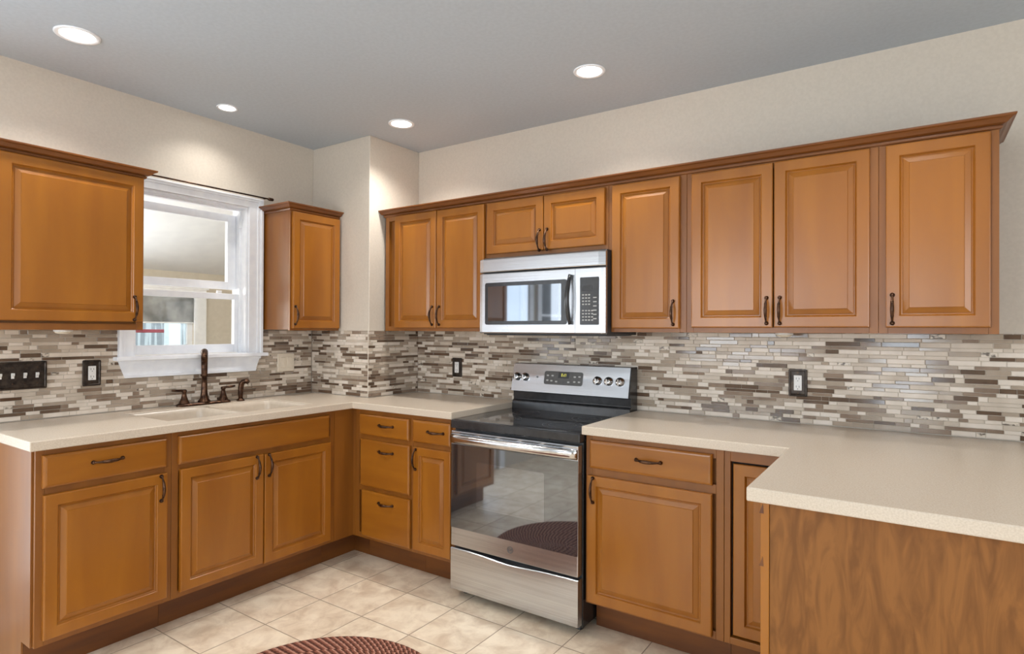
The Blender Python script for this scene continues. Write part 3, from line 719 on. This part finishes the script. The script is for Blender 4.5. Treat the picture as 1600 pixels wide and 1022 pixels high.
# ------------------------------------------------------------------ microwave
mw = thing('microwave', 'stainless over-the-range microwave hung below the short cabinet', 'microwave', (1.72, -.2, 1.305))
MX0, MX1, MZ0, MZ1, MY = 1.352, 2.090, 1.306, 1.704, .402
mb = MB(BW); mb.box(MX0+.012, MX1-.001, .0125, MY-.035, 1.304, 1.7120, .002); mb.obj('case', black_plastic, mw)
def bowed_front(T, u0, u1, z0, z1, dmid, bow, thick, n=24, c=.006, hole=None):
    """front panel slightly bowed outwards across its width with rolled ends"""
    mb = MB(T); L = []
    for i in range(n+1):
        t = i/n; u = u0+(u1-u0)*t; s = (u-MX0)/(MX1-MX0); e = min(s, 1-s)
        d = dmid-bow*(2*s-1)**2 - (.012*(1-e/.03)**2 if e < .03 else 0)
        L.append([(u, MY-.0345, z0), (u, d-c, z0), (u, d-.3*c, z0+.3*c), (u, d, z0+c), (u, d, z1-c), (u, d-.3*c, z1-.3*c), (u, d-c, z1), (u, MY-.0345, z1)])
    return mb.loops(L, smooth=False)
bowed_front(BW, MX0, MX1, 1.6315, MZ1, MY, .004, .03).obj('vent_panel', steel, mw)
dr = bowed_front(BW, MX0, 1.936, MZ0+.004, 1.6275, MY, .004, .03).obj('door', steel, mw)
bowed_front(BW, 1.9375, MX1, MZ0+.004, 1.6275, MY, .004, .03).obj('control_housing', steel, mw)
def rrect(u0, u1, z0, z1, r, n=4):
    P = []
    for cx, cz, a0 in ((u1-r, z1-r, 0), (u0+r, z1-r, PI/2), (u0+r, z0+r, PI), (u1-r, z0+r, 1.5*PI)):
        for k in range(n+1): a = a0+PI/2*k/n; P.append((cx+r*math.cos(a), cz+r*math.sin(a)))
    return P
MB(BW).prism(rrect(1.398, 1.893, 1.355, 1.576, .012), MY-.004, MY+.0015).obj('window_surround', black_enamel, dr)
MB(BW).prism(rrect(1.418, 1.862, 1.374, 1.556, .004), MY+.0015, MY+.0022).obj('window', oven_glass, dr)
mb = MB(BW); P = []; n = 12
for i in range(n+1):
    t = i/n; P.append((1.916-.004*math.sin(PI*t), MY+.010+.026*math.sin(PI*t), 1.357+.236*t))
mb.tube(P, [.012+.003*math.sin(PI*i/n) for i in range(n+1)], 10, .75); mb.box(1.906, 1.926, MY-.003, MY+.016, 1.355, 1.372, .003); mb.box(1.906, 1.926, MY-.003, MY+.016, 1.578, 1.595, .003)
mb.obj('handle', black_enamel, dr)
cp = MB(BW).prism(rrect(1.964, 2.062, 1.353, 1.580, .004), MY-.006, MY+.001).obj('control_panel', black_enamel, mw)
mb = MB(BW); mb.box(1.975, 2.030, MY+.001, MY+.0016, 1.512, 1.542); mb.obj('display', black_plastic, cp)
mb = MB(BW); rg = random.Random(4)
for rI in range(9):
    zz = 1.497-.015*rI
    if rI == 4: continue
    for cI in range(4 if rI > 4 else 3): mb.box(1.976+.016*cI, 1.986+.016*cI, MY+.001, MY+.0015, zz-.004, zz+.002)
for rI in range(6): mb.box(2.034, 2.052, MY+.001, MY+.0015, 1.48-.02*rI, 1.485-.02*rI)
mb.parts('key', key_m, cp)
mb = MB(BW); mb.box(MX0+.02, MX1-.02, .03, MY-.05, 1.2995, 1.3039, .001); mb.obj('underside_grille', black_plastic, mw)

# ------------------------------------------------------------------ range
RX0, RX1 = 1.3765, 2.0965
rn = thing('range', 'stainless freestanding electric range with black glass cooktop', 'range', ((RX0+RX1)/2, -.33, 0))
MB(BW).box(RX0, RX1, .03, .618, .03, .838, .002).obj('body', black_enamel, rn)
for (a, d) in ((RX0+.04, .57), (RX1-.04, .57), (RX0+.04, .08), (RX1-.04, .08)):
    MB(BW).lathe([(.016, .001), (.018, .004), (.012, .012), (.010, .0299)], (a, -0+d, 0), 'z', 12).obj('foot', black_plastic, rn)
ck = MB(BW).box(RX0-.0015, RX1+.0015, .03, .655, .8385, .8805, .006).obj('cooktop', black_enamel, rn)
MB(BW).prism([(RX0+.012, .125), (RX1-.012, .125), (RX1-.012, .640), (RX0+.012, .640)], .8805, .8822, 'ud').obj('glass_surface', cook_glass, ck)
def ring(mb, cx, cd, r, w=.0012):
    mb.lathe([(r-w, .0), (r-w, .0003), (r+w, .0003), (r+w, .0)], (cx, cd, .8822), 'z', 40, cap0=False, cap1=False)
for (cx, cd, rr) in ((1.56, .24, .075), (1.92, .24, .075), (1.56, .49, .11), (1.92, .49, .095)):
    mb = MB(BW); ring(mb, cx, cd, rr); ring(mb, cx, cd, rr-.03); mb.obj('burner_mark', burner_m, ck)
# oven door
DY = .660
def door_slab(z0, z1, m, name, par, d0=.622, d1=DY, bow=0): 
    return MB(BW).box(RX0+.008, RX1-.003, d0, d1, z0, z1, .004).obj(name, m, par)
od = door_slab(.262, .828, steel, 'oven_door', rn)
MB(BW).prism(rrect(RX0+.010, RX1-.005, .352, .764, .003), DY-.001, DY+.0018).obj('door_glass', oven_glass, od)
MB(BW).prism(rrect(1.545, 1.925, .468, .690, .01), DY+.0018, DY+.0022).obj('oven_window', oven_glass_light, od)
mb = MB(BW); n = 20; L = []     # broad bowed handle bar
for i in range(n+1):
    t = i/n; u = RX0+.010+(RX1-RX0-.016)*t; b = .012+.020*(1-(2*t-1)**4); zc = .793
    L.append([(u, DY-.001, zc-.022), (u, DY+b*.7, zc-.024), (u, DY+b, zc-.012), (u, DY+b+.002, zc), (u, DY+b, zc+.012), (u, DY+b*.6, zc+.020), (u, DY-.001, zc+.020)])
mb.loops(L, smooth=True); mb.obj('handle', steel_smooth, od)
mb = MB(BW)
for k in range(5): mb.box(1.45+.12*k, 1.54+.12*k, DY+.0002, DY+.016, .8195, .8225)
mb.parts('vent_slot', black_plastic, od)
def badge(parent, cx, cz, dd, r):
    mb = MB(BW); mb.lathe([(r*.86, 0), (r*.86, .0012), (r, .0012), (r, 0)], (cx, dd, cz), 'd', 28, cap0=False, cap1=False)
    for s in (0, PI/2, PI, 1.5*PI):
        P = [(cx+r*(.86-.5*t)*math.cos(s+t*1.3), dd+.0006, cz+r*(.86-.5*t)*math.sin(s+t*1.3)) for t in (0, .25, .5, .75, 1)]
        mb.tube(P, r*.05, 6)
    cu = bpy.data.curves.new('t', 'FONT'); cu.body = 'GE'; cu.size = r*1.0; cu.align_x = 'CENTER'; cu.align_y = 'CENTER'; cu.extrude = .0004
    to = bpy.data.objects.new('t', cu); COL.objects.link(to); dg = bpy.context.evaluated_depsgraph_get(); dg.update()
    me = bpy.data.meshes.new_from_object(to.evaluated_get(dg)); t = bmesh.new(); t.from_mesh(me)
    for v in t.verts: v.co = Vector((cx+v.co.x, dd+.0008+v.co.z, cz+v.co.y))
    mb.add(t); bpy.data.objects.remove(to)
    return mb.obj('badge', grey_panel, parent)
badge(od, 1.741, .309, DY+.0002, .0155)
# storage drawer with scooped top edge
mb = MB(BW); n = 24; L = []
for i in range(n+1):
    t = i/n; u = RX0+.008+(RX1-RX0-.011)*t; zt = .250-.012*math.exp(-((t-.5)/.2)**2)
    L.append([(u, .622, .046), (u, DY-.003, .046), (u, DY, .049), (u, DY, zt-.004), (u, DY-.004, zt), (u, .622, zt)])
mb.loops(L); mb.obj('storage_drawer', steel, rn)
# backguard
def bgp(z): return .125-(z-.985)/(1.140-.985)*.035      # depth of sloped face at height z
bg = MB(BW).prism([(.0125, .8385), (.0125, 1.138), (.078, 1.138), (.088, 1.128), (bgp(.985)-.006, .985), (.098, .980), (.094, .935), (.108, .925), (.112, .8815), (.108, .8385)], RX0, RX1, 'dz').obj('backguard', black_enamel, rn, bevel=.003)
mb = MB(BW)
L = [[(RX0+.002, bgp(z)-.005, z), (RX1-.004, bgp(z)-.005, z), (RX1-.004, bgp(z), z), (RX0+.002, bgp(z), z)] for z in (.984, 1.136)]
mb.loops(L); fp = mb.obj('fascia', steel, bg)
sl_ = -.035/.155
def on_face(u, z, off=0): return (u, bgp(z)+off, z)
mb = MB(BW); mb.loops([[on_face(a, b, 0) for a, b in rrect(1.590, 1.828, 1.030, 1.102, .012)], [on_face(a, b, .002) for a, b in rrect(1.590, 1.828, 1.030, 1.102, .012)]]); kp = mb.obj('control_panel', grey_panel, bg)
mb = MB(BW); mb.loops([[on_face(a, b, .002) for a, b in rrect(1.678, 1.745, 1.066, 1.098, .002)], [on_face(a, b, .0026) for a, b in rrect(1.678, 1.745, 1.066, 1.098, .002)]]); ds = mb.obj('display', black_plastic, kp)
mb = MB(BW)
for (a, b, c, d) in ((1.697, 1.705, 1.076, 1.078), (1.697, 1.699, 1.078, 1.090), (1.703, 1.705, 1.078, 1.090), (1.697, 1.705, 1.089, 1.091), (1.711, 1.719, 1.076, 1.078), (1.711, 1.713, 1.078, 1.084), (1.711, 1.719, 1.083, 1.085), (1.717, 1.719, 1.084, 1.091), (1.724, 1.726, 1.076, 1.091)):
    mb.loops([[on_face(a, c, .0027), on_face(b, c, .0027), on_face(b, d, .0027), on_face(a, d, .0027)], [on_face(a, c, .003), on_face(b, c, .003), on_face(b, d, .003), on_face(a, d, .003)]])
mb.obj('clock_digits', led_glow, kp)
mb = MB(BW)
for (a, b) in [(1.612, 1.078), (1.642, 1.078), (1.612, 1.052), (1.638, 1.050), (1.668, 1.047), (1.744, 1.047), (1.780, 1.050), (1.808, 1.050), (1.780, 1.076), (1.808, 1.078)]:
    q = rrect(a-.007, a+.007, b-.004, b+.004, .003); mb.loops([[on_face(x, y, .002) for x, y in q], [on_face(x, y, .0026) for x, y in q]])
mb.parts('key', key_m, kp)
badge(bg, 1.545, 1.066, bgp(1.066)+.0004, .006)
for ku in (1.412, 1.466, 1.915, 1.978, 2.042):
    mb = MB(BW); kz = 1.062; b0 = bgp(kz)
    mb.lathe([(.024, -.001), (.0245, .003), (.020, .006), (.0185, .020), (.016, .024), (.0, .0245)], (ku, b0, kz), 'd', 24)
    mb.box(ku-.0045, ku+.0045, b0+.020, b0+.032, kz-.017, kz+.017, .003)
    mb.obj('knob', steel_smooth, bg)

# ------------------------------------------------------------------ wall plates
def decor_plate(T, uc, zc, w, h, label, cat, name, nt=0, d=.0105):
    r = thing(name, label, cat, T(uc, d, zc-h/2))
    mb = MB(T)
    def rr(i, dd): return [(a, dd, b) for a, b in rrect(uc-w/2+i, uc+w/2-i, zc-h/2+i, zc+h/2-i, .006-min(i, .0045))]
    mb.loops([rr(0, d), rr(0, d+.003), rr(.002, d+.006), rr(.007, d+.0065), rr(.010, d+.004), rr(.014, d+.0045)], smooth=False)
    mb.obj('cover_plate', pewter, r)
    return r
def outlet_insert(T, r, uc, zc, d=.0148):
    o = MB(T).box(uc-.0165, uc+.0165, d, d+.004, zc-.034, zc+.034, .002).obj('receptacle', white_plastic, r)
    mb = MB(T)
    for s in (-1, 1):
        z = zc+s*.018
        mb.box(uc-.007, uc-.005, d+.004, d+.0045, z-.003, z+.006); mb.box(uc+.005, uc+.007, d+.004, d+.0045, z-.003, z+.005); mb.lathe([(.002, .004), (.002, .0045)], (uc, d, z-.009), 'd', 8)
    mb.parts('slot', black_plastic, o)
    mb = MB(T)
    for s in (-1, 1): mb.lathe([(.0032, -.0002), (.0028, .0012)], (uc, d, zc+s*.046), 'd', 10)
    mb.parts('screw', bronze, r)
r = decor_plate(LW, -1.704, 1.112, .078, .124, 'bronze-framed white outlet on mosaic tile left of the kitchen window', 'outlet', 'wall_outlet'); outlet_insert(LW, r, -1.704, 1.112)
r = decor_plate(BW, 2.857, 1.096, .076, .122, 'bronze-framed white outlet on mosaic above the right counter', 'outlet', 'wall_outlet'); outlet_insert(BW, r, 2.857, 1.096)
r = decor_plate(BW, .889, 1.090, .076, .120, 'bronze-framed outlet on mosaic left of the range', 'outlet', 'wall_outlet'); outlet_insert(BW, r, .889, 1.090)
r = decor_plate(LW, -1.985, 1.116, .205, .124, 'wide dark switch plate with four white toggles on the left mosaic', 'switch', 'light_switch')
for uu in (-2.052, -2.008, -1.964, -1.920):
    mb = MB(LW); mb.box(uu-.0055, uu+.0055, .0146, .0165, 1.104, 1.128); mb.prism([(.0165, 1.108), (.0165, 1.124), (.028, 1.128), (.029, 1.120)], uu-.0042, uu+.0042, 'dz'); mb.obj('toggle', white_plastic, r)
for uu in (-2.052, -2.008, -1.964, -1.920):
    mb = MB(LW)
    for s in (-1, 1): mb.lathe([(.003, 0), (.0026, .0012)], (uu, .0148, 1.116+s*.036), 'd', 10)
    mb.parts('screw', bronze, r)
r = thing('light_switch', 'plain ivory double rocker switch plate right of the kitchen window', 'switch', (.0105, -.637, 1.06))
mb = MB(LW); mb.loops([[(a, dd, b) for a, b in rrect(-.697+i, -.578-i, 1.062+i, 1.174-i, .005-min(i, .003))] for i, dd in ((0, .0105), (0, .014), (.003, .0165))]); mb.obj('cover_plate', ivory, r)
for uu in (-.661, -.614): MB(LW).box(uu-.0165, uu+.0165, .0166, .0200, 1.085, 1.151, .002).obj('rocker', ivory, r)

# ------------------------------------------------------------------ recessed ceiling lights
def can(x, y, rad, label, power=9, group='recessed ceiling lights'):
    r = thing('ceiling_light', label, 'light', (x, y, H-.006), group)
    MB().lathe([(rad*.74, .0), (rad*.78, -.004), (rad*.96, -.006), (rad, -.003), (rad, .0)], (x, y, H-.0005), 'z', 36, cap0=False, cap1=False).obj('trim_ring', white_m, r)
    MB().lathe([(rad*.76, -.0022), (rad*.5, -.0035), (.0, -.004)], (x, y, H-.0005), 'z', 32, cap0=False).obj('lens', lamp_glow, r)
    lamp('lamp_glow', 'SPOT', (x, y, H-.02), (0, 0, 0), power, (1, .965, .92), spot_size=math.radians(134), spot_blend=.8, shadow_soft_size=rad*.6)
can(.490, -1.944, .079, 'round recessed ceiling light nearest the left edge of the photo', 17)
can(.243, -1.167, .052, 'smallest recessed ceiling light above the kitchen window', 5)
can(.846, -.474, .074, 'round recessed ceiling light near the boxed-out corner', 20)
can(2.059, -.500, .073, 'round recessed ceiling light above the range', 17)
for i, (x, y) in enumerate(((3.3, -.95), (1.3, -2.3), (4.7, -2.2), (1.7, -4.2), (3.9, -4.2))):
    lamp('added_downlight', 'SPOT', (x, y, H-.02), (0, 0, 0), 17, (1, .965, .92), spot_size=math.radians(122), spot_blend=.7, shadow_soft_size=.06)  # unseen spots without fixtures, added as general fill

# ------------------------------------------------------------------ braided rug
rug_m = material('braided_wool', srgb(120, 80, 66), .9, spec=.1)
def rug_mat(mt):
    b = mt.node_tree.nodes['Principled BSDF']; uv = nd(mt, 'ShaderNodeUVMap'); uv.uv_map = 'UVMap'
    sp = nd(mt, 'ShaderNodeSeparateXYZ'); ln(mt, uv.outputs[0], sp.inputs[0])
    def M(op, a, bb=None):
        n = nd(mt, 'ShaderNodeMath', operation=op)
        for i, x in enumerate((a, bb)):
            if x is None: continue
            if hasattr(x, 'links'): ln(mt, x, n.inputs[i])
            else: n.inputs[i].default_value = x
        return n.outputs[0]
    tri = M('ABSOLUTE', M('SUBTRACT', sp.outputs[1], .5))
    s = M('FRACT', M('ADD', M('MULTIPLY', sp.outputs[0], 1.0), M('MULTIPLY', tri, 1.3)))
    cr = nd(mt, 'ShaderNodeValToRGB'); cr.color_ramp.interpolation = 'CONSTANT'
    els = cr.color_ramp.elements; els[0].position = 0; els[0].color = (*srgb(84, 52, 42), 1); els[1].position = .38; els[1].color = (*srgb(176, 128, 108), 1)
    e = els.new(.68); e.color = (*srgb(128, 80, 64), 1)
    ln(mt, s, cr.inputs[0]); ln(mt, cr.outputs[0], b.inputs['Base Color'])
rug_mat(rug_m)
mb = MB(); bm = mb.bm; uvl = bm.loops.layers.uv.new('UVMap'); RC = (1.545, -1.60); RR = .475; wv = .0200
rings = int(RR/wv)
for k in range(rings):
    r = RR-wv*(k+.5); n = max(16, int(2*PI*r/.0075)); m_ = 8; nb = max(3, round(2*PI*r/.030)); V = []
    for i in range(n):
        a = 2*PI*i/n; row = []
        for j in range(m_+1):
            t = j/m_; th = PI*(1-t); ph = (a/(2*PI)*nb+abs(t-.5)*1.3) % 1
            bulge = 1+.22*abs(math.sin(PI*ph*3))
            row.append(bm.verts.new((RC[0]+(r+wv*.5*math.cos(th))*math.cos(a), RC[1]+(r+wv*.5*math.cos(th))*math.sin(a), .0015+.0085*math.sin(th)*bulge)))
        V.append(row)
    for i in range(n):
        for j in range(m_):
            fcs = bm.faces.new([V[i][j], V[i][j+1], V[(i+1) % n][j+1], V[(i+1) % n][j]]); fcs.smooth = True
            for lp, (ii, jj) in zip(fcs.loops, ((i, j), (i, j+1), (i+1, j+1), (i+1, j))): lp[uvl].uv = (ii/n*nb, jj/m_)
mb.lathe([(RR-.004, .0008), (RR-.004, .004)], (RC[0], RC[1], 0), 'z', 48)
rg_o = mb.obj('braided_rug', rug_m); tag(rg_o, 'round brown and pink braided rug on the tile floor', 'rug')
